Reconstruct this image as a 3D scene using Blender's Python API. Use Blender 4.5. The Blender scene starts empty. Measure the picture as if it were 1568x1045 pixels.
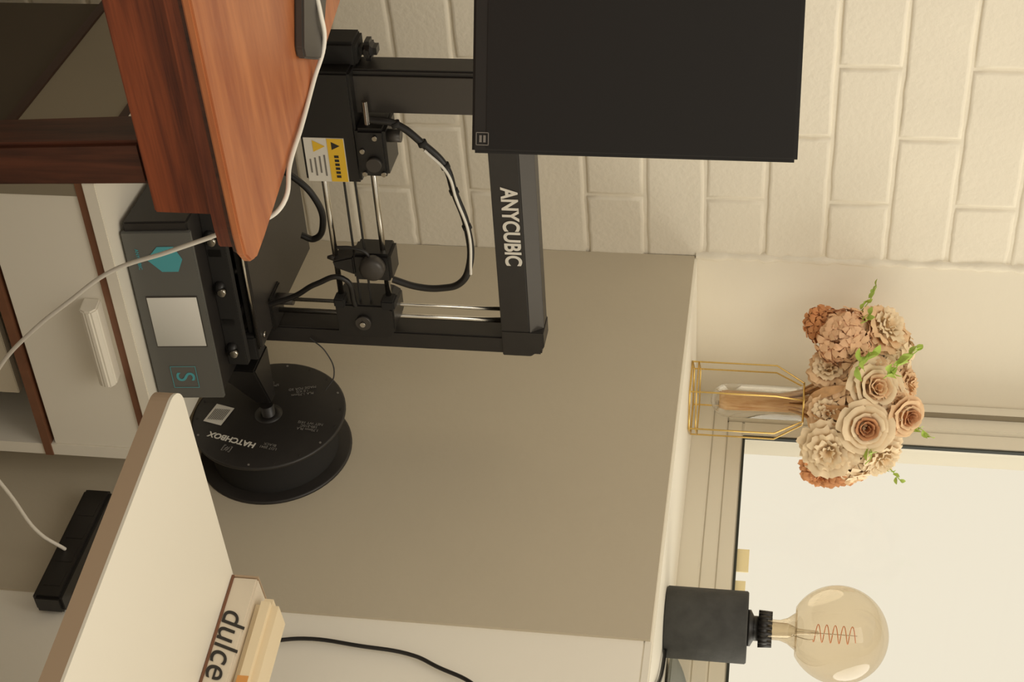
import bpy, bmesh, math, random
from mathutils import Vector, Matrix, Euler
random.seed(7)
sc=bpy.context.scene
sc.view_settings.view_transform='Standard'
sc.view_settings.look='None'
sc.view_settings.exposure=0; sc.view_settings.gamma=1.03
COL=sc.collection
# ---------------------------------------------------------------- helpers
def lin(c): return tuple(((v/255)/12.92 if v/255<=.04045 else ((v/255+.055)/1.055)**2.4) for v in c)
def mat(name,rgb,rough=.6,metal=0,noise=0,nscale=30,bump=0,bscale=80,emit=None,es=0,spec=.5,alpha=None):
    m=bpy.data.materials.new(name);m.use_nodes=True;nt=m.node_tree;b=nt.nodes["Principled BSDF"]
    c=lin(rgb);b.inputs["Base Color"].default_value=(*c,1);b.inputs["Roughness"].default_value=rough
    b.inputs["Metallic"].default_value=metal;b.inputs["Specular IOR Level"].default_value=spec
    tc=nt.nodes.new("ShaderNodeTexCoord")
    if noise:
        n=nt.nodes.new("ShaderNodeTexNoise");n.inputs["Scale"].default_value=nscale;n.inputs["Detail"].default_value=6
        nt.links.new(tc.outputs["Object"],n.inputs["Vector"])
        r=nt.nodes.new("ShaderNodeValToRGB")
        r.color_ramp.elements[0].position=.3;r.color_ramp.elements[1].position=.7
        r.color_ramp.elements[0].color=(*[v*(1-noise) for v in c],1)
        r.color_ramp.elements[1].color=(*[min(1,v*(1+noise*.6)) for v in c],1)
        nt.links.new(n.outputs["Fac"],r.inputs["Fac"]);nt.links.new(r.outputs["Color"],b.inputs["Base Color"])
    if bump:
        n2=nt.nodes.new("ShaderNodeTexNoise");n2.inputs["Scale"].default_value=bscale;n2.inputs["Detail"].default_value=5
        nt.links.new(tc.outputs["Object"],n2.inputs["Vector"])
        bp=nt.nodes.new("ShaderNodeBump");bp.inputs["Strength"].default_value=bump;bp.inputs["Distance"].default_value=.004
        nt.links.new(n2.outputs["Fac"],bp.inputs["Height"]);nt.links.new(bp.outputs["Normal"],b.inputs["Normal"])
    if emit: b.inputs["Emission Color"].default_value=(*lin(emit),1);b.inputs["Emission Strength"].default_value=es
    return m
def glassmat(name,tint=(255,255,255),refl=1.0,blend=.25):
    m=bpy.data.materials.new(name);m.use_nodes=True;nt=m.node_tree;nt.nodes.clear()
    o=nt.nodes.new("ShaderNodeOutputMaterial");mx=nt.nodes.new("ShaderNodeMixShader")
    t=nt.nodes.new("ShaderNodeBsdfTransparent");g=nt.nodes.new("ShaderNodeBsdfGlossy");g.inputs["Roughness"].default_value=.03
    t.inputs[0].default_value=(*lin(tint),1)
    lw=nt.nodes.new("ShaderNodeLayerWeight");lw.inputs["Blend"].default_value=blend
    mu=nt.nodes.new("ShaderNodeMath");mu.operation='MULTIPLY';mu.inputs[1].default_value=refl
    nt.links.new(lw.outputs["Facing"],mu.inputs[0]);nt.links.new(mu.outputs[0],mx.inputs[0])
    nt.links.new(t.outputs[0],mx.inputs[1]);nt.links.new(g.outputs[0],mx.inputs[2]);nt.links.new(mx.outputs[0],o.inputs[0])
    return m
def wood(name,c1,c2,scale=(6,1.2,30),rough=.4):
    m=bpy.data.materials.new(name);m.use_nodes=True;nt=m.node_tree;b=nt.nodes["Principled BSDF"]
    b.inputs["Roughness"].default_value=rough
    tc=nt.nodes.new("ShaderNodeTexCoord");mp=nt.nodes.new("ShaderNodeMapping");mp.inputs["Scale"].default_value=scale
    nt.links.new(tc.outputs["Object"],mp.inputs[0])
    n=nt.nodes.new("ShaderNodeTexNoise");n.inputs["Scale"].default_value=3;n.inputs["Detail"].default_value=9;n.inputs["Roughness"].default_value=.6;n.inputs["Distortion"].default_value=.6
    nt.links.new(mp.outputs[0],n.inputs["Vector"])
    n2=nt.nodes.new("ShaderNodeTexNoise");n2.inputs["Scale"].default_value=14;n2.inputs["Detail"].default_value=4
    nt.links.new(mp.outputs[0],n2.inputs["Vector"])
    ad=nt.nodes.new("ShaderNodeMath");ad.operation='MULTIPLY_ADD';ad.inputs[1].default_value=.35
    nt.links.new(n2.outputs["Fac"],ad.inputs[0]);nt.links.new(n.outputs["Fac"],ad.inputs[2])
    r=nt.nodes.new("ShaderNodeValToRGB");r.color_ramp.elements[0].position=.5;r.color_ramp.elements[1].position=.85
    r.color_ramp.elements[0].color=(*lin(c1),1);r.color_ramp.elements[1].color=(*lin(c2),1)
    nt.links.new(ad.outputs[0],r.inputs[0]);nt.links.new(r.outputs[0],b.inputs["Base Color"])
    return m
def root(name,loc=(0,0,0),rz=0):
    e=bpy.data.objects.new(name,None);e.empty_display_size=.02;e.location=loc;e.rotation_euler=(0,0,math.radians(rz));COL.objects.link(e);return e
def fin(bm,name,m,par=None,smooth=False,loc=None,rot=None):
    bmesh.ops.recalc_face_normals(bm,faces=bm.faces)
    me=bpy.data.meshes.new(name);bm.to_mesh(me);bm.free()
    if smooth:
        for p in me.polygons:p.use_smooth=True
    if isinstance(m,(list,tuple)):
        for x in m: me.materials.append(x)
    else: me.materials.append(m)
    o=bpy.data.objects.new(name,me);COL.objects.link(o)
    if par: o.parent=par
    if loc: o.location=loc
    if rot: o.rotation_euler=rot
    return o
def box(name,x,y,z,m,par=None,bev=0,seg=2,loc=None,rot=None):
    bm=bmesh.new();bmesh.ops.create_cube(bm,size=1)
    for v in bm.verts:
        v.co=Vector((x[0] if v.co.x<0 else x[1],y[0] if v.co.y<0 else y[1],z[0] if v.co.z<0 else z[1]))
    if bev: bmesh.ops.bevel(bm,geom=bm.edges[:],offset=bev,segments=seg,affect='EDGES')
    return fin(bm,name,m,par,loc=loc,rot=rot)
def hexa8(name,A,B,m,par=None,bev=0):
    bm=bmesh.new();a=[bm.verts.new(p) for p in A];b=[bm.verts.new(p) for p in B]
    for i in range(4): bm.faces.new((a[i],a[(i+1)%4],b[(i+1)%4],b[i]))
    bm.faces.new(a);bm.faces.new(b)
    if bev: bmesh.ops.bevel(bm,geom=bm.edges[:],offset=bev,segments=2,affect='EDGES')
    return fin(bm,name,m,par)
def prism(name,pts,axis,a0,a1,m,par=None,bev=0,loc=None,rot=None,seg=2):
    bm=bmesh.new()
    def mk(p,a):
        return {'x':(a,p[0],p[1]),'y':(p[0],a,p[1]),'z':(p[0],p[1],a)}[axis]
    vs=[bm.verts.new(mk(p,a0)) for p in pts];f=bm.faces.new(vs)
    r=bmesh.ops.extrude_face_region(bm,geom=[f])
    d=Vector(mk((0,0),a1-a0))
    for v in r['geom']:
        if isinstance(v,bmesh.types.BMVert): v.co+=d
    if bev: bmesh.ops.bevel(bm,geom=bm.edges[:],offset=bev,segments=seg,affect='EDGES')
    return fin(bm,name,m,par,loc=loc,rot=rot)
def cyl(name,p0,p1,r0,m,par=None,r1=None,n=32,smooth=True):
    p0=Vector(p0);p1=Vector(p1);d=p1-p0;r1=r0 if r1 is None else r1
    bm=bmesh.new();bmesh.ops.create_cone(bm,cap_ends=True,segments=n,radius1=r0,radius2=r1,depth=d.length)
    q=d.to_track_quat('Z','Y').to_matrix().to_4x4();bm.transform(Matrix.Translation((p0+p1)/2)@q)
    for f in bm.faces: f.smooth=smooth and len(f.verts)==4
    return fin(bm,name,m,par)
def lathe(name,prof,m,par=None,n=48,loc=(0,0,0),smooth=True,rot=None):
    bm=bmesh.new();rings=[]
    for r,z in prof:
        if r<1e-6: rings.append([bm.verts.new((0,0,z))])
        else: rings.append([bm.verts.new((r*math.cos(2*math.pi*i/n),r*math.sin(2*math.pi*i/n),z)) for i in range(n)])
    for a,b in zip(rings,rings[1:]):
        for i in range(n):
            j=(i+1)%n
            if len(a)==1 and len(b)==1: continue
            if len(a)==1: bm.faces.new((a[0],b[i],b[j]))
            elif len(b)==1: bm.faces.new((a[i],a[j],b[0]))
            else: bm.faces.new((a[i],a[j],b[j],b[i]))
    return fin(bm,name,m,par,smooth=smooth,loc=loc,rot=rot)
def tube(name,pts,r,m,par=None,smooth=True,cyclic=False,res=8):
    cu=bpy.data.curves.new(name,'CURVE');cu.dimensions='3D';cu.bevel_depth=r;cu.bevel_resolution=3;cu.resolution_u=res
    if smooth:
        s=cu.splines.new('BEZIER');s.bezier_points.add(len(pts)-1)
        for b,p in zip(s.bezier_points,pts): b.co=p;b.handle_left_type=b.handle_right_type='AUTO'
    else:
        s=cu.splines.new('POLY');s.points.add(len(pts)-1)
        for b,p in zip(s.points,pts): b.co=(*p,1)
    s.use_cyclic_u=cyclic
    cu.use_fill_caps=True
    cu.materials.append(m);o=bpy.data.objects.new(name,cu);COL.objects.link(o)
    if par:o.parent=par
    return o
def text(name,body,size,loc,rot,m,par=None,ext=.0003,off=0,align='CENTER',shear=0):
    t=bpy.data.curves.new(name,'FONT');t.body=body;t.size=size;t.extrude=ext;t.offset=off;t.align_x=align;t.align_y='CENTER';t.shear=shear
    t.materials.append(m);o=bpy.data.objects.new(name,t);o.location=loc;o.rotation_euler=rot;COL.objects.link(o)
    if par:o.parent=par
    return o
R=math.radians
# ---------------------------------------------------------------- materials
M_brick=mat("painted_brick",(238,230,212),.75,noise=.03,nscale=9,bump=.25,bscale=110)
M_white=mat("white_plaster",(234,226,208),.8,bump=.12,bscale=60)
M_whitel=mat("white_plaster_lit",(250,245,232),.7,bump=.08,bscale=60)  # brighter copy of the white plaster, paints in the lit wall band
M_gray=mat("greige_matte",(198,187,165),.85,noise=.03,nscale=4,bump=.1,bscale=120)  # flat greige, darker than the white plaster
M_side=mat("cabinet_side_shaded",(142,132,112),.7,noise=.04,nscale=6)  # grayed to paint the under-desk shade onto the cabinet side
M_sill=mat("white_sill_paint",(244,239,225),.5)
M_frame=mat("window_frame_pvc",(232,226,210),.4)
M_gasket=mat("window_gasket",(40,45,40),.6)
M_floor=mat("floor_carpet",(120,105,85),.9,noise=.2,nscale=60)
M_lam=mat("white_laminate",(239,233,218),.45)
M_trim=mat("brown_edge_trim",(122,80,56),.5,noise=.15,nscale=25)
M_trimd=mat("shaded_edge_trim",(58,36,26),.5)  # darkened copy of the brown trim, shade painted into the side strips
M_shelf=mat("laminate_tan_edge",(176,152,126),.6)
M_black=mat("black_powdercoat",(40,37,35),.45,noise=.1,nscale=60)
M_blackp=mat("black_plastic",(28,26,25),.4)
M_blackm=mat("black_matte",(30,28,26),.8)
M_dgray=mat("dark_gray_metal",(70,66,62),.4,metal=.3)
M_panel=mat("gray_front_panel",(102,102,98),.45,metal=.2)
M_steel=mat("polished_steel",(200,195,185),.2,metal=1)
M_teal=mat("teal_print",(80,165,175),.5)
M_ink=mat("white_ink",(225,220,208),.6)
M_inkg=mat("gray_ink",(120,116,110),.6)
M_yel=mat("warning_yellow",(235,190,50),.5)
M_dark=mat("dark_ink",(40,36,32),.6)
M_bed=mat("print_bed_black",(46,43,41),.4,noise=.1,nscale=200)
M_gold=mat("gold_wire",(222,188,112),.25,metal=1)
M_conc=mat("dark_concrete",(62,62,60),.8,noise=.25,nscale=50,bump=.25,bscale=120)
M_glass=glassmat("clear_glass",(244,241,234),.95,.45)
M_bulb=glassmat("bulb_glass",(243,234,218),.5)
M_pane=glassmat("window_glass",(253,253,251),.12)
M_fil=mat("filament",(190,118,76),.4,emit=(205,120,76),es=.25)  # filament is unlit; weak emission adds a warm glow
M_wcable=mat("white_cable",(232,226,214),.5)
M_cream=mat("cream_plastic",(236,218,184),.5)
M_orange=mat("orange_print",(215,150,80),.6)
M_desk=wood("teak_top",(150,80,46),(188,116,70),(9,1.0,9),.35)
M_deskb=wood("teak_body",(84,34,18),(140,68,36),(6,1.2,34),.42)
M_leg=wood("dark_leg_wood",(44,20,12),(82,42,26),(20,20,1.5),.4)
M_stem=wood("dried_stem",(190,140,90),(232,196,150),(30,30,4),.8)
M_peach=mat("petal_peach",(242,204,160),.8,noise=.12,nscale=60)
M_cpet=mat("petal_cream",(248,224,186),.8,noise=.08,nscale=60)
M_brown=mat("petal_brown",(206,146,100),.8,noise=.2,nscale=60)
M_rust=mat("petal_rust",(218,150,98),.8,noise=.2,nscale=60)
M_pink=mat("petal_dusty",(242,196,154),.8,noise=.12,nscale=60)
M_leaf=mat("sprig_green",(176,202,88),.6,noise=.2,nscale=60)
M_kraft=mat("kraft_leaf",(212,166,118),.8,noise=.25,nscale=60)
M_tape=mat("yellow_tape",(255,240,190),.7)
M_screen=mat("lcd_screen",(190,188,178),.15)
nt=M_screen.node_tree;b=nt.nodes["Principled BSDF"]
tc=nt.nodes.new("ShaderNodeTexCoord");sp=nt.nodes.new("ShaderNodeSeparateXYZ");nt.links.new(tc.outputs["Generated"],sp.inputs[0])
ad=nt.nodes.new("ShaderNodeMath");ad.operation='SUBTRACT';nt.links.new(sp.outputs["Z"],ad.inputs[0]);nt.links.new(sp.outputs["Y"],ad.inputs[1])
rp=nt.nodes.new("ShaderNodeValToRGB");rp.color_ramp.elements[0].position=.0;rp.color_ramp.elements[1].position=.9
rp.color_ramp.elements[0].color=(*lin((186,186,178)),1);rp.color_ramp.elements[1].color=(*lin((245,243,236)),1)  # ramp paints the window's reflection into the screen colour
dv=nt.nodes.new("ShaderNodeMath");dv.operation='MULTIPLY_ADD';dv.inputs[1].default_value=.5;dv.inputs[2].default_value=.5;nt.links.new(ad.outputs[0],dv.inputs[0])
nt.links.new(dv.outputs[0],rp.inputs[0]);nt.links.new(rp.outputs[0],b.inputs["Base Color"])
# ---------------------------------------------------------------- room shell
def brickwall():
    bm=bmesh.new()
    y0,y1,z0,z1=-3.0,0.0,0.0,2.6
    H=.0908;L=.2325;g=.0031;D0=-.0034
    vs=[(-.25,y0),( D0,y0),(D0,y1),(-.25,y1)]
    b=[bm.verts.new((x,y,z0)) for x,y in vs];t=[bm.verts.new((x,y,z1)) for x,y in vs]
    for i in range(4): bm.faces.new((b[i],b[(i+1)%4],t[(i+1)%4],t[i]))
    bm.faces.new(b);bm.faces.new(t)
    k0=int((z0-1.113)/H)-1
    for k in range(k0,20):
        za=1.113+k*H+g;zb=1.113+(k+1)*H-g
        if za<z0: za=z0
        if zb>z1: zb=z1
        if zb-za<.02: continue
        off=-.112 if k%2==0 else -.228
        ys=[y1-.001]+[off-n*L for n in range(0,14) if off-n*L>y0]
        for i in range(len(ys)-1):
            yb=ys[i]-(g if i else 0);ya=ys[i+1]+g
            if yb-ya<.02: continue
            j=lambda s=.0009:random.uniform(-s,s)
            dep=random.uniform(-.0010,.0010)
            nz,ny=4,9
            def P(u,v,ins,x):
                return Vector((x,ya+ins+(yb-ya-2*ins)*u,za+ins+(zb-za-2*ins)*v))
            ringdefs=[(-.0008,D0),(.0006,-.0014+dep),(.0018,-.0004+dep),(.005,.0002+dep)]
            uv=[(u/ny,0) for u in range(ny)]+[(1,v/nz) for v in range(nz)]+[(1-u/ny,1) for u in range(ny)]+[(0,1-v/nz) for v in range(nz)]
            jit=[(j(),j()) for _ in uv]
            rings=[]
            for ins,x in ringdefs:
                ring=[]
                for (u,v),(a,c) in zip(uv,jit):
                    p=P(u,v,ins,x);p.y+=a;p.z+=c
                    if p.y>0:p.y=0
                    ring.append(bm.verts.new(p))
                rings.append(ring)
            n=len(uv)
            for A,B in zip(rings,rings[1:]):
                for q in range(n): bm.faces.new((A[q],A[(q+1)%n],B[(q+1)%n],B[q]))
            bm.faces.new(rings[-1])
    o=fin(bm,"wall_left",M_brick)
    for p in o.data.polygons: p.use_smooth=len(p.vertices)==4 and p.area<.01
    return o
brickwall()
bm=bmesh.new();prev=None
for i in range(90):
    z=1.10+i*1.05/89
    r=.006+random.uniform(0,.004);cx=random.uniform(-.001,.0015)
    ring=[bm.verts.new((cx-.004+r*math.cos(a),-.004+random.uniform(-.002,.002)+r*math.sin(a),z)) for a in [k*math.pi/4 for k in range(8)]]
    if prev:
        for k in range(8): bm.faces.new((prev[k],prev[(k+1)%8],ring[(k+1)%8],ring[k]))
    prev=ring
fin(bm,"trim_corner_bead",M_brick,smooth=True)
box("floor",(-.25,3.2),(-3,.35),(-.05,0),M_floor)
box("wall_window_lower",(0,2.6),(0,.34),(0,1.09),M_whitel)
box("trim_window_sill",(0,2.6),(0.0,.28),(1.09,1.102),M_sill,bev=.002)
box("wall_window_side",(-.25,0),(0.0,.40),(0,2.6),M_white)
box("wall_window_upper",(0,2.6),(0,.34),(2.15,2.6),M_white)
box("wall_window_end",(2.0,2.6),(0,.34),(1.102,2.15),M_white)
box("trim_gray_panel",(0.0,.756),(-.004,0),(0,1.098),M_gray)
# window
W=root("window_1")
def fr(n,x,y,z,m=M_frame,b=.002): return box(n,x,y,z,m,W,b)
fr("frame_bottom_outer",(0,2.0),(.28,.34),(1.09,1.134))
fr("frame_bottom_mid",(.02,2.0),(.288,.34),(1.134,1.157))
fr("sash_bottom",(.05,2.0),(.296,.34),(1.157,1.183))
fr("gasket_bottom",(.083,2.0),(.296,.304),(1.183,1.187),M_gasket,0)
fr("frame_left_outer",(0,.022),(.28,.34),(1.134,2.15))
fr("frame_left_mid",(.022,.05),(.288,.34),(1.157,2.15))
fr("sash_left",(.05,.083),(.296,.34),(1.183,2.15))
fr("groove_left",(.0215,.0235),(.279,.289),(1.14,2.15),M_side,0)
fr("gasket_left",(.083,.086),(.296,.302),(1.187,2.15),M_gasket,0)
fr("frame_top",(0,2.0),(.28,.34),(2.12,2.15))
fr("glass",(.086,2.0),(.304,.307),(1.187,2.12),M_pane,0)
fr("tape_a",(.325,.370),(.3015,.3030),(1.186,1.205),M_tape,0)
fr("tape_b",(.388,.412),(.3015,.3030),(1.186,1.202),M_tape,0)
M_hand=mat("window_latch_gray",(168,172,166),.4)
prism("latch_base",[(.56,1.106),(.86,1.106),(.86,1.150),(.68,1.150),(.60,1.125)],'y',.245,.281,M_hand,W,.004)
cyl("latch_knob",(.70,.246,1.140),(.70,.236,1.140),.014,M_hand,W)
# ---------------------------------------------------------------- drawer cabinet
D=root("drawer_cabinet",(.592,-.08,0),-3)
Wd=.432;Dp=.48
box("top_panel",(-Dp,0),(-Wd,0),(.4335,.45),M_lam,D,.001)
box("top_trim_front",(-.02,-.003),(-Wd+.002,-.002),(.423,.4335),M_trim,D)
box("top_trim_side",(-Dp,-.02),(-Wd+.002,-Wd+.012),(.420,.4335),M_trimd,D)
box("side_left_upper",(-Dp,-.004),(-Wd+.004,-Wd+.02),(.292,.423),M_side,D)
box("side_left_lower",(-Dp,-.004),(-Wd+.010,-Wd+.02),(0,.292),mat("cabinet_opening_shade",(78,68,54),.8),D)  # dark panel paints the deep shade of the open lower compartment
box("side_right",(-Dp,-.004),(-.02,-.002),(0,.423),M_lam,D)
box("back_panel",(-Dp,-Dp+.01),(-Wd+.02,-.02),(0,.423),M_gray,D)
box("drawer_front",(-.02,-.006),(-Wd+.02,-.02),(.297,.4225),M_lam,D,.001)
box("mid_trim",(-.03,-.002),(-Wd+.002,-.002),(.281,.292),M_trim,D)
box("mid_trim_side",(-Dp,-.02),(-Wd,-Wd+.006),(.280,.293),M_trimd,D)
box("mid_shelf",(-Dp+.01,-.03),(-Wd+.02,-.02),(.281,.292),M_lam,D)
box("lower_drawer_front",(-.022,-.010),(-Wd+.02,-.10),(.02,.266),M_gray,D,.001)
box("bottom_panel",(-Dp,-.006),(-Wd+.02,-.02),(.0,.02),M_lam,D)
prism("handle",[( -.006,.394),(.020,.398),(.024,.406),(.024,.414),(.016,.420),(-.006,.417)],'y',-.264,-.146,M_lam,D,.002)
# ---------------------------------------------------------------- 3D printer
PR=root("desktop_3d_printer",(.566,-.177,.45),-4)
prism("base_housing",[(-.36,.006),(-.004,.006),(-.012,.084),(-.36,.084)],'y',-.262,0,M_black,PR,.002)
for i,(a,b) in enumerate([(-.03,-.03),(-.03,-.23),(-.33,-.03),(-.33,-.23)]):
    cyl("foot_%d"%i,(a,b,0),(a,b,.008),.012,M_blackp,PR)
prism("front_panel",[(-.006,.003),(.000,.003),(-.008,.087),(-.014,.087)],'y',-.25,.002,M_panel,PR,.001)
tilt=math.atan(8/84)
ROTF=(R(90)-tilt,0,R(90))
def onpanel(y,z,o=.0008): return (-.0003-(z-.003)*8/84+o,y,z)
def pquad(name,y0,y1,z0,z1,m,o=.001):
    bm=bmesh.new();vs=[]
    for (y,z) in ((y0,z0),(y1,z0),(y1,z1),(y0,z1)): vs.append(bm.verts.new(onpanel(y,z,o)))
    bm.faces.new(vs)
    return fin(bm,name,m,PR)
pquad("screen_bezel",-.158,-.080,.016,.080,M_dgray,.0008)
pquad("screen",-.156,-.082,.017,.079,M_screen,.0014)
text("logo_letter","S",.034,onpanel(-.033,.042),ROTF,M_teal,PR)
for i,(a,b,c,d) in enumerate([(-.05,-.016,.026,.0268),(-.05,-.016,.058,.0588),(-.05,-.0492,.026,.058),(-.0168,-.016,.026,.058)]):
    pquad("logo_frame_%d"%i,a,b,c,d,M_teal,.0015)
bm=bmesh.new();pts=[(-.230,.064),(-.212,.072),(-.194,.064),(-.194,.044),(-.212,.028),(-.230,.044)]
bm.faces.new([bm.verts.new(onpanel(y,z,.0012)) for y,z in pts]);fin(bm,"logo_shield",M_teal,PR)
text("logo_word","ANYCUBIC",.006,onpanel(-.212,.018),ROTF,M_teal,PR)
XF=(-.167,-.132)
box("post_right",XF,(-.024,.002),(.084,.480),M_black,PR,.002)
box("post_left",XF,(-.405,-.366),(.084,.480),M_black,PR,.002)
box("post_left_plate",(-.131,-.129),(-.398,-.350),(.10,.43),M_dgray,PR,.0005)
box("post_left_housing",(-.160,-.131),(-.366,-.350),(.10,.43),M_black,PR,.001)
prism("crossbar_top",[(-.167,.429),(-.130,.429),(-.130,.466),(-.142,.483),(-.167,.483)],'y',-.395,-.012,M_black,PR,.001)
prism("corner_right",[(-.036,.429),(.003,.429),(.003,.466),(-.012,.484),(-.036,.484)],'x',-.168,-.129,M_black,PR,.001)
prism("corner_left",[(-.37,.429),(-.407,.429),(-.407,.466),(-.393,.484),(-.37,.484)],'x',-.168,-.129,M_black,PR,.001)
cyl("corner_screw",(-.15,.003,.455),(-.15,.007,.455),.004,M_steel,PR,n=12)
box("crossbar_bottom",XF,(-.405,.002),(.086,.112),M_black,PR,.002)
bm=bmesh.new()
for p in ((-.1298,-.385,.4665),(-.1298,-.014,.4665),(-.1408,-.014,.4826),(-.1408,-.385,.4826)): bm.verts.new((p[0]+.0004,p[1],p[2]+.0004))
bm.verts.ensure_lookup_table();bm.faces.new(bm.verts[:]);fin(bm,"chamfer_strip",M_dgray,PR)
o=text("frame_brand","ANYCUBIC",.0228,(-.1292,-.195,.4505),(R(90),0,R(90)),M_ink,PR,off=.0006);o.scale=(1,1.25,1)
for y in (-.060,-.042): cyl("z_rod_right_%d"%(-y*1000),(-.145,y,.11),(-.145,y,.429),.0026 if y<-.045 else .0036,M_steel,PR)
box("rod_foot_right",(-.165,-.12),(-.075,-.024),(.108,.128),M_blackp,PR,.002)
cyl("coupler_right",(-.145,-.060,.125),(-.145,-.060,.15),.008,M_dgray,PR)
box("bed_plate",(-.31,-.075),(-.262,-.03),(.118,.124),M_bed,PR,.001)
box("bed_carrier",(-.30,-.08),(-.25,-.042),(.106,.112),M_blackm,PR,.001)
cyl("bed_front_rail",(-.074,-.262,.119),(-.074,-.03,.119),.0022,M_steel,PR)
box("y_rail_a",(-.34,-.05),(-.20,-.185),(.084,.105),M_blackp,PR,.002)
box("y_rail_b",(-.34,-.05),(-.095,-.08),(.084,.105),M_blackp,PR,.002)
box("y_end_plate",(-.062,-.050),(-.26,-.02),(.084,.110),M_blackm,PR,.001)
for i,(y) in enumerate((-.215,-.140,-.045)):
    lathe("bed_knob_%d"%i,[(0,0),(.009,0),(.011,.003),(.011,.009),(.008,.012),(0,.012)],M_blackp,PR,n=20,loc=(-.052,y,.088))
    cyl("knob_screw_%d"%i,(-.046,y,.098),(-.038,y,.098),.005,M_steel,PR,n=16)
    cyl("bed_spring_%d"%i,(-.09,y,.1),(-.09,y,.118),.005,M_steel,PR,n=12)
cyl("bed_screw",(-.085,-.045,.124),(-.085,-.045,.127),.004,M_steel,PR,n=12)
box("bed_corner",(-.10,-.07),(-.05,-.012),(.10,.118),M_blackm,PR,.003)
for z in (.225,.288): cyl("x_rod_%d"%(z*1000),(-.12,-.37,z),(-.12,-.05,z),.0038,M_steel,PR)
for z in (.249,.263): box("x_belt_%d"%(z*1000),(-.123,-.117),(-.36,-.06),(z,z+.0012),M_blackm,PR)
prism("x_end_right",[(-.082,.218),(-.030,.218),(-.030,.284),(-.044,.295),(-.075,.295),(-.082,.284)],'x',-.160,-.108,M_blackp,PR,.002)
cyl("x_pulley",(-.108,-.056,.254),(-.103,-.056,.254),.010,M_dgray,PR)
cyl("x_pulley_bolt",(-.103,-.056,.254),(-.100,-.056,.254),.0035,M_steel,PR,n=12)
box("x_rod_clamp_a",(-.125,-.104),(-.092,-.078),(.280,.298),M_blackm,PR,.002)
box("x_rod_clamp_b",(-.125,-.104),(-.092,-.078),(.218,.232),M_blackm,PR,.002)
box("x_end_left",(-.17,-.112),(-.41,-.262),(.205,.275),M_blackp,PR,.003)
box("x_motor",(-.175,-.135),(-.437,-.405),(.225,.280),M_blackm,PR,.004)
box("x_motor_cap",(-.170,-.140),(-.433,-.408),(.280,.302),M_blackp,PR,.008,3)
box("extruder_block",(-.16,-.105),(-.34,-.275),(.275,.312),M_blackp,PR,.004)
cyl("extruder_gear",(-.105,-.295,.296),(-.098,-.295,.296),.009,M_dgray,PR)
cyl("extruder_fit",(-.12,-.325,.312),(-.12,-.325,.328),.008,M_dgray,PR)
for i,(y,z) in enumerate([(-.281,.283),(-.312,.283),(-.281,.306),(-.330,.30)]): cyl("ext_bolt_%d"%i,(-.105,y,z),(-.101,y,z),.003,M_steel,PR,n=12)
LY=.024
box("label_white",(-.1118,-.1105),(-.348+LY,-.288+LY),(.209,.259),M_ink,PR)
box("label_yellow",(-.1104,-.1100),(-.3475+LY,-.2885+LY),(.238,.2585),M_yel,PR)
for i in range(6): box("label_glyph_%d"%i,(-.1099,-.1097),(-.325+LY+i*.0055,-.3215+LY+i*.0055),(.245,.2505),M_dark,PR)
def tri(name,y,z,s,m,x):
    bm=bmesh.new();bm.faces.new([bm.verts.new((x,y+a*s,z+b*s)) for a,b in((-.5,-.45),(.5,-.45),(0,.5))]);fin(bm,name,m,PR)
tri("label_tri",-.337+LY,.227,.016,M_yel,-.1100);tri("label_tri2",-.338+LY,.248,.011,M_dark,-.1098)
for i in range(4): box("label_line_%d"%i,(-.1104,-.1101),(-.325+LY+.002*i,-.296+LY-.004*(i%2)),(.2315-i*.006,.2335-i*.006),M_inkg,PR)
HY=.010
box("hotend_carriage",(-.145,-.105),(-.172+HY,-.132+HY),(.250,.300),M_blackp,PR,.004)
lathe("hotend_fan",[(0,0),(.014,0),(.016,.004),(.016,.014),(.012,.018),(0,.018)],M_dgray,PR,n=24,loc=(-.106,-.158+HY,.278),rot=(0,R(90),0))
prism("hotend_duct",[(-.168+HY,.252),(-.14+HY,.252),(-.15+HY,.226),(-.160+HY,.224)],'x',-.135,-.105,M_blackp,PR,.002)
tube("hotend_arch",[(-.10,-.185+HY,.235),(-.10,-.185+HY,.255),(-.10,-.178+HY,.272),(-.10,-.168+HY,.275)],.0022,M_blackp,PR)
cyl("nozzle",(-.12,-.156+HY,.214),(-.12,-.156+HY,.226),.002,M_dgray,PR,r1=.006,n=12)
loom=[(-.350,.295),(-.345,.325),(-.32,.355),(-.290,.38),(-.255,.388),(-.205,.400),(-.145,.398),(-.120,.384),(-.112,.362),(-.112,.330),(-.122,.298)]
tube("cable_loom",[(-.112,a,b) for a,b in loom],.0046,M_blackp,PR)
tube("filament_tube",[(-.106,a+.006,b+.003) for a,b in loom[2:7]],.0018,M_ink,PR)
for i in range(5):
    a,b=loom[i+1];cyl("loom_tie_%d"%i,(-.112,a-.003,b-.001),(-.112,a+.003,b+.001),.0058,M_blackm,PR,n=12)
tube("cable_low",[(-.2,-.235,.12),(-.2,-.215,.155),(-.2,-.185,.18),(-.2,-.145,.187),(-.2,-.120,.172),(-.2,-.125,.155)],.0045,M_blackp,PR)
tube("cable_side",[(-.11,-.075,.13),(-.11,-.09,.165),(-.105,-.115,.20),(-.105,-.125,.235),(-.11,-.08,.245)],.0036,M_blackp,PR)
hexa8("spool_arm",[(-.120,-.002,.050),(-.060,-.002,.050),(-.060,-.002,.112),(-.120,-.002,.112)],[(-.108,.074,.094),(-.088,.074,.094),(-.088,.074,.116),(-.108,.074,.116)],M_blackp,PR,.002)
tube("filament_line",[(-.10,.055,.19),(-.115,.04,.20),(-.125,.01,.19),(-.128,-.01,.17)],.0009,M_blackp,PR)
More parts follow.
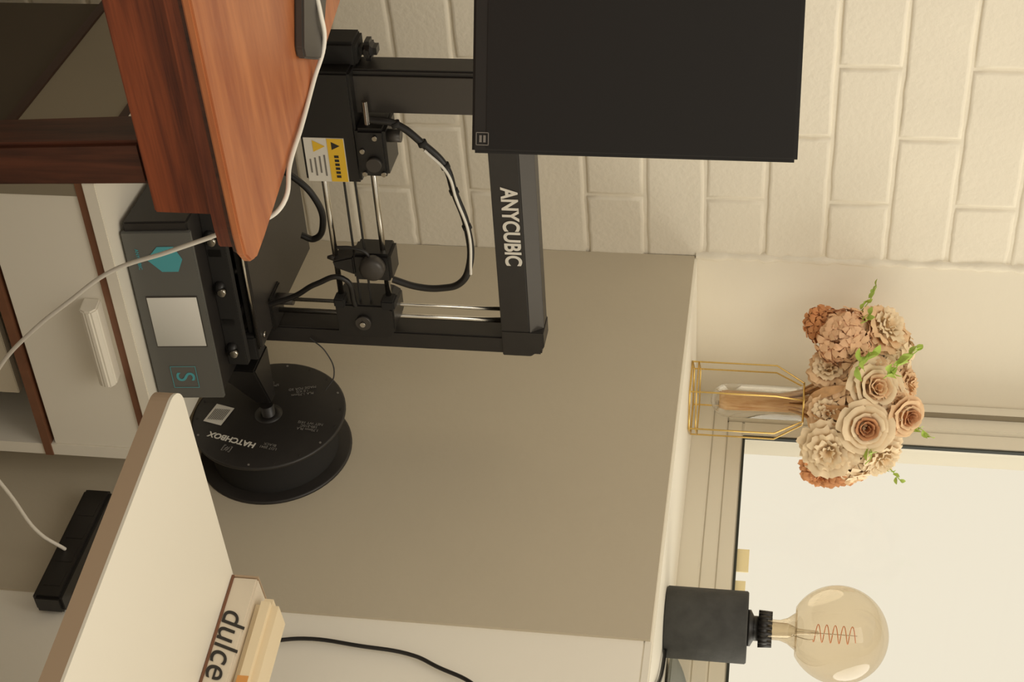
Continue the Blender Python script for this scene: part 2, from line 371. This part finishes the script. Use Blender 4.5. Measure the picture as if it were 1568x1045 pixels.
# ---------------------------------------------------------------- spool (axis Y)
S=root("filament_spool",(.477,-.072,.5555))
def lathey(name,prof,m,par,n=64):
    return lathe(name,prof,m,par,n=n,rot=(R(-90),0,0))
for nm,o in (("flange_front",0),("flange_back",.064)):
    lathey(nm,[(.018,o),(.1025,o),(.1050,o+.001),(.1050,o+.004),(.1025,o+.005),(.018,o+.005),(.018,o)],M_black,S)
lathey("filament_winding",[(.04,.005)]+[(.086+.0010*math.cos(i*math.pi),.005+i*.059/40) for i in range(41)]+[(.04,.064)],M_blackm,S)
lathey("hub",[(.010,-.001),(.019,-.001),(.019,.069),(.010,.069),(.010,-.001)],M_blackp,S,32)
cyl("axle",(0,-.018,0),(0,.06,0),.0095,M_blackp,S,n=24)
def lab(n,x,z,w,h,m,rz=0):
    bm=bmesh.new();c,s=math.cos(R(rz)),math.sin(R(rz))
    bm.faces.new([bm.verts.new((x+a*w*c-b*h*s,-.0009,z+a*w*s+b*h*c)) for a,b in((-.5,-.5),(.5,-.5),(.5,.5),(-.5,.5))]);return fin(bm,n,m,S)
lab("barcode_label",.008,-.068,.036,.028,M_ink,-14)
for i in range(9):
    bz=-.078+i*.0025
    o=lab("barcode_bar_%d"%i,.008,bz,.022,.0010,M_dark,-14);o.location.y=-.0004
text("spool_word","HATCHBOX",.0130,(.054,-.0008,-.036),(R(90),R(104),0),M_ink,S,off=.0003)
text("spool_box","[#]",.012,(.072,-.0008,-.038),(R(90),R(104),0),M_inkg,S)
for i,(x,z,t,a) in enumerate([(-.048,.035,"PLA 1.75mm\n1.0 KG\nMADE FOR 3D",75),(.020,.062,"1.75mm PLA\n180-210C\nNET WT 1KG",95),(.062,.018,"LOT 2041\nBLACK",100),(-.055,-.02,"SPOOL NO 12\nDRY BOX",70)]):
    text("spool_note_%d"%i,t,.0060,(x,-.0008,z),(R(90),R(a),0),M_inkg,S)
for i in range(18):
    a=i*math.pi/9;cyl("rim_hole_%d"%i,(.098*math.cos(a),-.0008,.098*math.sin(a)),(.098*math.cos(a),.001,.098*math.sin(a)),.0016,M_inkg if i%3==0 else M_dark,S,n=8)
# ---------------------------------------------------------------- desk
K=root("wooden_desk",(.880,-.640,.75),0)
def skew(ins):
    fr_=[(-.018-ins,-1.05+ins)]
    cor=[(.002-ins,-.045),(.000-ins,-.022),(-.009-ins,-.008-ins*.6),(-.024-ins,-.001-ins),(-.05-ins,-.004-ins)]
    back=[(-.52+ins,-.090-ins),(-.52+ins,-1.05+ins)]
    return fr_+cor+back
prism("desk_top",skew(0),'z',-.009,0,M_desk,K,.002)
prism("top_lip",skew(.006),'z',-.014,-.009,M_leg,K)
prism("apron_upper",skew(.012),'z',-.030,-.014,M_deskb,K,.001)
prism("apron_groove",skew(.040),'z',-.034,-.030,M_leg,K)
prism("apron_body",[(-.046,-1.02),(-.032,-.042),(-.50,-.118),(-.50,-1.02)],'z',-.094,-.034,M_deskb,K,.002)
def leg(n,x,y,dx,dy):
    hexa8(n,[(x+a*.024,y+b*.024,-.094) for a,b in((-1,-1),(1,-1),(1,1),(-1,1))],[(x+dx+a*.02,y+dy+b*.02,-.75) for a,b in((-1,-1),(1,-1),(1,1),(-1,1))],M_leg,K,.004)
leg("leg_front_right",-.062,-.093,.01,.03);leg("leg_back_right",-.46,-.16,-.01,.03)
leg("leg_front_left",-.075,-.97,.01,-.03);leg("leg_back_left",-.46,-.97,-.01,-.03)
# ---------------------------------------------------------------- monitor (local: Y right, X front)
MO=root("computer_monitor",(.676,-.643,.75),-30)
box("panel_body",(-.022,0),(-.545,0),(.171,.491),M_blackm,MO,.003)
box("screen_surface",(0,.0006),(-.540,-.005),(.186,.487),mat("screen_off",(26,24,23),.5,spec=.3),MO)
box("back_bulge",(-.045,-.022),(-.42,-.125),(.22,.44),M_blackp,MO,.01)
for i,(a,b,c,d) in enumerate([(-.021,-.008,.1755,.1763),(-.021,-.008,.1877,.1885),(-.021,-.0202,.1755,.1885),(-.0088,-.008,.1755,.1885),(-.018,-.011,.179,.1815),(-.018,-.011,.183,.1855)]):
    box("sticker_%d"%i,(.0006,.0010),(a,b),(c,d),M_inkg,MO)
box("neck",(-.085,-.045),(-.31,-.235),(.008,.36),M_dgray,MO,.006)
prism("stand_foot",[(.037,-.455),(.037,-.10),(.030,-.09),(-.022,-.088),(-.032,-.10),(-.06,-.22),(-.11,-.235),(-.11,-.31),(-.06,-.325),(-.032,-.455)],'z',0.0005,.010,M_dgray,MO,.002)
WC=root("white_power_cable")
tube("cable_desk",[(.56,-.90,.7535),(.582,-.80,.7535),(.600,-.755,.763),(.600,-.721,.762),(.625,-.693,.7535),(.686,-.676,.7535),(.738,-.665,.7535),(.775,-.645,.7535),(.785,-.632,.735),(.780,-.622,.70),(.765,-.605,.69),(.755,-.565,.615),(.75,-.531,.541),(.75,-.485,.480),(.75,-.443,.429),(.75,-.387,.374),(.75,-.31,.325),(.75,-.239,.310),(.735,-.15,.315),(.725,-.08,.325),(.71,-.035,.342)],.0024,M_wcable,WC)
PS=root("power_strip")
box("strip_body",(.60,.79),(-.034,-.004),(.327,.366),M_blackp,PS,.004)
for i in range(4): box("socket_%d"%i,(.625+i*.04,.650+i*.04),(-.0345,-.0338),(.335,.358),M_blackp,PS)
# ---------------------------------------------------------------- foreground side table
T=root("white_side_table")
pts=[(1.5,-.438),(1.5,-.06),(.884,-.14)]
for i in range(9):
    a=R(183+91*i/8);pts.append((.887+.026+.026*math.cos(a),-.480+.026*math.sin(a)))
prism("table_top",pts,'z',.652,.655,M_lam,T)
prism("table_edge",pts,'z',.633,.652,M_shelf,T)
box("table_leg_panel",(1.44,1.49),(-.43,-.10),(0,.633),M_lam,T,.003)
box("table_leg_brace",(1.30,1.44),(-.16,-.11),(0,.633),M_lam,T,.003)
B=root("printed_gift_box",(.889,-.222,.6555),7.5)
box("box_body",(0,.45),(0,.062),(0,.030),mat("gift_box_card",(222,210,190),.6),B,.002)
box("box_rim",(-.001,.451),(-.0012,.063),(0,.003),M_trim,B)
box("box_rim_end",(-.0015,.0005),(-.0012,.063),(.003,.030),M_shelf,B)
text("box_lettering","dulce",.040,(.083,-.0008,.016),(R(90),0,0),M_dark,B,shear=.3)
CB=root("cream_soap_box",(.905,-.214,.686),7.5)
box("soap_body",(0,.24),(0,.052),(0,.026),M_cream,CB,.008,4)
box("soap_label",(.10,.16),(-.0008,.0002),(.006,.018),M_orange,CB)
# ---------------------------------------------------------------- lamp on sill
LA=root("globe_bulb_table_lamp",(.600,.150,1.1025))
lathe("concrete_base",[(0,0),(.046,0),(.0478,.002),(.0478,.106),(.046,.108),(0,.108)],M_conc,LA,n=64)
for f in LA.children[0].data.polygons: f.use_smooth=len(f.vertices)==4
lathe("socket_neck",[(0,.108),(.024,.108),(.024,.112),(.0165,.116),(.0165,.122),(.023,.124),(.023,.134),(0,.134)],M_blackp,LA,n=32)
for i in range(20):
    a=i*math.pi/10
    cyl("socket_rib_%d"%i,(.0225*math.cos(a),.0225*math.sin(a),.122),(.0215*math.cos(a),.0215*math.sin(a),.140),.0022,M_blackp,LA,n=8)
prof=[(.0135,.132),(.0135,.150),(.017,.160),(.026,.172)]
zc=.226;rb=.0645
for i in range(0,25):
    a=R(-60+150*i/24);prof.append((rb*math.cos(a),zc+rb*math.sin(a)))
prof[-1]=(0,zc+rb)
lathe("bulb_glass",prof,M_bulb,LA,n=64)
lathe("glass_stem",[(.011,.136),(.010,.160),(.004,.175),(.003,.200),(0,.201)],M_glass,LA,n=20)
sp=[]
for i in range(120):
    t=i/119;a=t*2*math.pi*5
    sp.append((.0115*math.cos(a),.0115*math.sin(a),.193+.055*t))
tube("filament_coil",sp,.0006,M_fil,LA,smooth=False)
tube("filament_support",[(0,0,.17),(0,0,.250)],.0006,M_steel,LA,smooth=False)
tube("filament_wire",[(.006,0,.165),(.012,0,.188),(.0115,0,.193)],.0006,M_steel,LA)
LC=root("black_lamp_cord")
tube("cord",[(.648,.15,1.106),(.70,.13,1.106),(.76,.08,1.106),(.84,.02,1.106),(.87,-.008,1.095),(.90,-.02,1.0),(.89,-.02,.93),(.85,-.012,.90),(.825,-.008,.85),(.812,-.008,.82),(.804,-.008,.75),(.80,-.008,.68),(.813,-.008,.62),(.825,-.008,.53)],.0026,M_blackp,LC)
# ---------------------------------------------------------------- vase with flowers
V=root("dried_flower_bouquet_in_vase",(.152,.156,1.1025))
rv=Vector((.656,.755,0));tv=Vector((.755,-.656,0))
def L3(l,t,z): p=rv*l+tv*t;return (p.x,p.y,z)
hexa=[]
for i in range(6):
    a=R(60*i+8);hexa.append((math.cos(a),math.sin(a)))
def ring(r,z): return [(r*a,r*b,z) for a,b in hexa]
tube("cage_base",ring(.060,.002),.0016,M_gold,V,smooth=False,cyclic=True)
tube("cage_base_upper",ring(.060,.012),.0012,M_gold,V,smooth=False,cyclic=True)
tube("cage_neck",ring(.034,.172),.0016,M_gold,V,smooth=False,cyclic=True)
for i,(a,b) in enumerate(hexa):
    tube("cage_rib_%d"%i,[(.060*a,.060*b,.002),(.060*a,.060*b,.130),(.034*a,.034*b,.172)],.0013,M_gold,V,smooth=False)
for i in range(3):
    a,b=hexa[i];tube("cage_cross_%d"%i,[(.034*a,.034*b,.172),(-.034*a,-.034*b,.172)],.0012,M_gold,V,smooth=False)
tp=[(0,.032)]
for i in range(1,9): a=R(-90+90*i/8);tp.append((.026*math.cos(a),.058+.026*math.sin(a)))
tp+=[(.026,.165),(.029,.172)]
lathe("glass_tube",tp,M_glass,V,n=40)
lathe("stem_bundle",[(0,.045),(.013,.045),(.0155,.055),(.014,.15),(0,.152)],M_stem,V,n=18)
for i in range(16):
    a=i*2.4;r=.013*math.sqrt((i%8+1)/8);l=random.uniform(.05,.10)
    tube("stem_%d"%i,[(r*math.cos(a),r*math.sin(a),.045+random.uniform(0,.01)),(r*math.cos(a),r*math.sin(a),.14),(r*2.2*math.cos(a),r*2.2*math.sin(a),.18),((.02+l*.6)*math.cos(a),(.02+l*.6)*math.sin(a),.235)],.0024,M_stem,V)
def petal(bm,origin,Rm,ang,r0,r1,z0,z1,width,curl,nu=5,nv=4,mi=0,ruf=0):
    grid=[];ph=random.uniform(0,6)
    for j in range(nv+1):
        v=j/nv;row=[]
        r=r0+(r1-r0)*v**.8+curl*v**4
        z=z0+(z1-z0)*math.sin(v*math.pi/2)-curl*.5*v**5
        w=width*(.45+.55*math.sin(min(1,v*1.15)*math.pi*.62)) if v<1 else width*.75
        for i in range(nu+1):
            u=i/nu-.5;a=ang+u*w
            zz=z-(abs(u)*2)**2*(z1-z0)*.22*v+ruf*v*v*math.sin(u*14+ph)
            rr=r+ruf*.8*v*v*math.cos(u*11+ph)
            p=Vector((rr*math.cos(a),rr*math.sin(a),zz));row.append(bm.verts.new(origin+Rm@p))
        grid.append(row)
    for j in range(nv):
        for i in range(nu):
            f=bm.faces.new((grid[j][i],grid[j][i+1],grid[j+1][i+1],grid[j+1][i]));f.smooth=True;f.material_index=mi
def rose(name,l,t,z,rad,nl,nt_,nz,m,m2=None,ruf=0):
    bm=bmesh.new();o=Vector(L3(l,t,z));n=Vector(L3(nl,nt_,nz)).normalized();Rm=n.to_track_quat('Z','Y').to_matrix()
    layers=[(3,.06,.16,.0,.62,2.4,.0),(4,.13,.30,-.05,.60,2.0,.02),(4,.22,.44,-.10,.56,1.9,.04),(5,.32,.62,-.16,.50,1.7,.07),(6,.42,.82,-.24,.38,1.5,.11),(7,.50,1.0,-.34,.18,1.3,.15)]
    if ruf: layers=[(5,.04,.22,0,.62,1.8,.03),(6,.08,.42,-.05,.58,1.4,.05),(7,.12,.62,-.1,.50,1.2,.08),(8,.2,.82,-.15,.36,1.1,.1),(9,.3,1.0,-.22,.16,1.0,.12)]
    for k,(c,r0,r1,z0,z1,w,cu) in enumerate(layers):
        for i in range(c):
            a=2*math.pi*i/c+k*.7+random.uniform(-.2,.2);s=random.uniform(.88,1.1)
            petal(bm,o,Rm,a,r0*rad,r1*rad*s,z0*rad,z1*rad*s*random.uniform(.9,1.1),w*random.uniform(.85,1.1),cu*rad,nu=6,mi=1 if (m2 and k<3) else 0,ruf=(.06 if ruf else .02)*rad)
    return fin(bm,name,[m,m2 or m],V)
def cluster(name,l,t,z,rad,m,n=60,fs=.011,sq=1):
    bm=bmesh.new();c=Vector(L3(l,t,z))
    for i in range(n):
        d=Vector((random.gauss(0,1),random.gauss(0,1),random.gauss(0,1))).normalized()
        Rm=d.to_track_quat('Z','Y').to_matrix();o=c+d*rad*random.uniform(.75,1.08)
        for q in range(5):
            petal(bm,o,Rm,q*math.pi*.4+i,.001,fs*random.uniform(.8,1.2),0,.006,1.1,.002,nu=2,nv=2)
    bmesh.ops.create_icosphere(bm,subdivisions=2,radius=rad*.8,matrix=Matrix.Translation(c))
    return fin(bm,name,m,V)
def leaf(bm,p,d,ln,w):
    d=d.normalized();s=d.cross(Vector((random.uniform(-1,1),random.uniform(-1,1),.6))).normalized();n=d.cross(s)
    L_=[];R_=[];C_=[]
    for i in range(5):
        v=i/4;wd=w*math.sin(v*math.pi*.93+.15)*.5;c=p+d*ln*v+n*ln*.12*math.sin(v*math.pi)
        L_.append(bm.verts.new(c-s*wd+n*wd*.3));R_.append(bm.verts.new(c+s*wd+n*wd*.3));C_.append(bm.verts.new(c))
    for i in range(4):
        bm.faces.new((L_[i],C_[i],C_[i+1],L_[i+1]));bm.faces.new((C_[i],R_[i],R_[i+1],C_[i+1]))
def px(x,y):
    return ((y-611-.052*(x-1062))*.00102,(x-1062)*.00102)
FL=[("rose_peach",1330,594,38,.045,M_cpet,M_peach,(-.1,1,.4),0),
("rose_brown",1320,652,35,.060,M_cpet,M_brown,(.1,1,.1),0),
("rose_tan",1378,634,28,.040,M_peach,M_brown,(.3,.8,.6),0),
("rose_cream",1270,684,42,.040,M_cpet,M_cpet,(.3,.9,-.1),1),
("rose_small",1342,508,38,.015,M_peach,M_cpet,(-.5,.7,.6),1),
("rose_side",1345,692,34,.020,M_cpet,M_cpet,(.6,.7,.5),1),
("rose_rust",1262,718,32,.015,M_rust,M_rust,(.7,.6,-.2),1),
("rose_back",1348,552,36,.0,M_peach,M_cpet,(-.3,.7,.7),1),
("rose_low",1268,632,30,.03,M_peach,M_cpet,(.1,1,-.3),1),
("rose_low_b",1304,712,32,.0,M_rust,M_peach,(.6,.7,.2),1),
("rose_top",1378,592,28,-.01,M_peach,M_peach,(0,.5,1),1),
("rose_low_c",1266,568,32,.018,M_peach,M_cpet,(-.4,.9,-.2),1),
("rose_mid",1358,614,26,.035,M_cpet,M_peach,(0,1,.7),1),
]
for nm,x,y,r,t,m,m2,n,rf in FL:
    l,z=px(x,y);rose(nm,l,t,z,r*.00102,n[0],n[1],n[2],m,m2,rf)
for nm,x,y,t,r,m,n,fs in [("hydrangea_dusty",1285,520,.028,.038,M_pink,120,.013),("hydrangea_rust",1252,500,.012,.022,M_rust,45,.011),("filler_core",1318,615,-.005,.060,M_peach,130,.016),("filler_left",1310,560,-.005,.047,M_peach,90,.016),("filler_right",1300,680,-.005,.047,M_cpet,90,.016),("filler_top",1350,540,-.005,.032,M_cpet,50,.014)]:
    l,z=px(x,y);cluster(nm,l,t,z,r,m,n,fs)
bm=bmesh.new()
for i in range(46):
    a=random.uniform(0,2*math.pi);p=Vector((.018*math.cos(a),.018*math.sin(a),.175+random.uniform(0,.03)))
    leaf(bm,p,Vector((math.cos(a)*random.uniform(.4,1.3),math.sin(a)*random.uniform(.4,1.3),1)),random.uniform(.05,.085),.016)
fin(bm,"kraft_leaves",M_kraft,V,smooth=True)
bm=bmesh.new()
def sprig(x0,y0,x1,y1,t,n=7,ln=.013):
    l0,z0=px(x0,y0);l1,z1=px(x1,y1);p0=Vector(L3(l0,t,z0));p1=Vector(L3(l1,t,z1))
    tube("sprig_stem_%d_%d"%(x1,y1),[tuple(p0),tuple((p0+p1)/2+Vector((0,0,.004))),tuple(p1)],.0008,M_leaf,V)
    for i in range(n):
        p=p0.lerp(p1,(i+1)/n);d=(p1-p0).normalized()+Vector((random.uniform(-1,1),random.uniform(-1,1),random.uniform(-1,1)))*.9
        leaf(bm,p,d,ln*random.uniform(.8,1.3),ln*.7)
sprig(1300,490,1328,445,.02,8,.010);sprig(1355,560,1388,540,.06,6,.015);sprig(1380,645,1412,663,.03,7,.013)
sprig(1340,700,1375,730,.02,7,.010);sprig(1300,565,1322,545,.085,8,.020);sprig(1322,705,1330,685,.06,4,.015)
sprig(1340,580,1362,556,.085,8,.018);sprig(1306,500,1318,488,.06,4,.013)
fin(bm,"sprig_leaves",M_leaf,V,smooth=True)
# ---------------------------------------------------------------- camera
f=2450.;p=math.atan(405/2450.);rho=.05;a=R(139)
fh=Vector((math.cos(a),math.sin(a),0));R0=Vector((fh.y,-fh.x,0));Z=Vector((0,0,1))
F=fh*math.cos(p)-Z*math.sin(p);U0=fh*math.sin(p)+Z*math.cos(p)
Xc=U0*math.cos(rho)-R0*math.sin(rho);Yc=-U0*math.sin(rho)-R0*math.cos(rho)
cd=bpy.data.cameras.new("camera");cd.sensor_width=36;cd.lens=f/1568*36;cd.clip_start=.05
co=bpy.data.objects.new("camera",cd);COL.objects.link(co)
m=Matrix((Xc,Yc,-F)).transposed().to_4x4();m.translation=Vector((1.9777,-1.5293,1.23));co.matrix_world=m
sc.camera=co
# ---------------------------------------------------------------- light
w=bpy.data.worlds.new("world");sc.world=w;w.use_nodes=True;nt=w.node_tree;bg=nt.nodes["Background"]
tc=nt.nodes.new("ShaderNodeTexCoord");sx=nt.nodes.new("ShaderNodeSeparateXYZ");nt.links.new(tc.outputs["Generated"],sx.inputs[0])
rp=nt.nodes.new("ShaderNodeValToRGB");mr=nt.nodes.new("ShaderNodeMapRange");mr.inputs[1].default_value=-.3;mr.inputs[2].default_value=.5
nt.links.new(sx.outputs["Y"],mr.inputs[0]);nt.links.new(mr.outputs[0],rp.inputs[0])
c=lin((244,234,214))
rp.color_ramp.elements[0].color=(*[v*.60 for v in lin((255,243,222))],1);rp.color_ramp.elements[1].color=(*c,1)
nt.links.new(rp.outputs[0],bg.inputs[0]);bg.inputs[1].default_value=1.0
al=bpy.data.lights.new("room_fill_light",'AREA');al.energy=14;al.size=1.2;al.color=(1,.92,.80)  # added soft fill from above, no such lamp in view
ao=bpy.data.objects.new("room_fill_light",al);ao.location=(1.6,-1.2,2.6);COL.objects.link(ao)
ao.rotation_euler=(Vector((.5,-.3,1.0))-ao.location).to_track_quat('-Z','Y').to_euler()
sl=bpy.data.lights.new("window_daylight",'SUN');sl.energy=1.5;sl.angle=R(50);sl.color=(1,.95,.85)
so=bpy.data.objects.new("window_daylight",sl);COL.objects.link(so);so.location=(1.5,2.5,2.5)
so.rotation_euler=Vector((-.45,-.8,-.36)).to_track_quat('-Z','Y').to_euler()
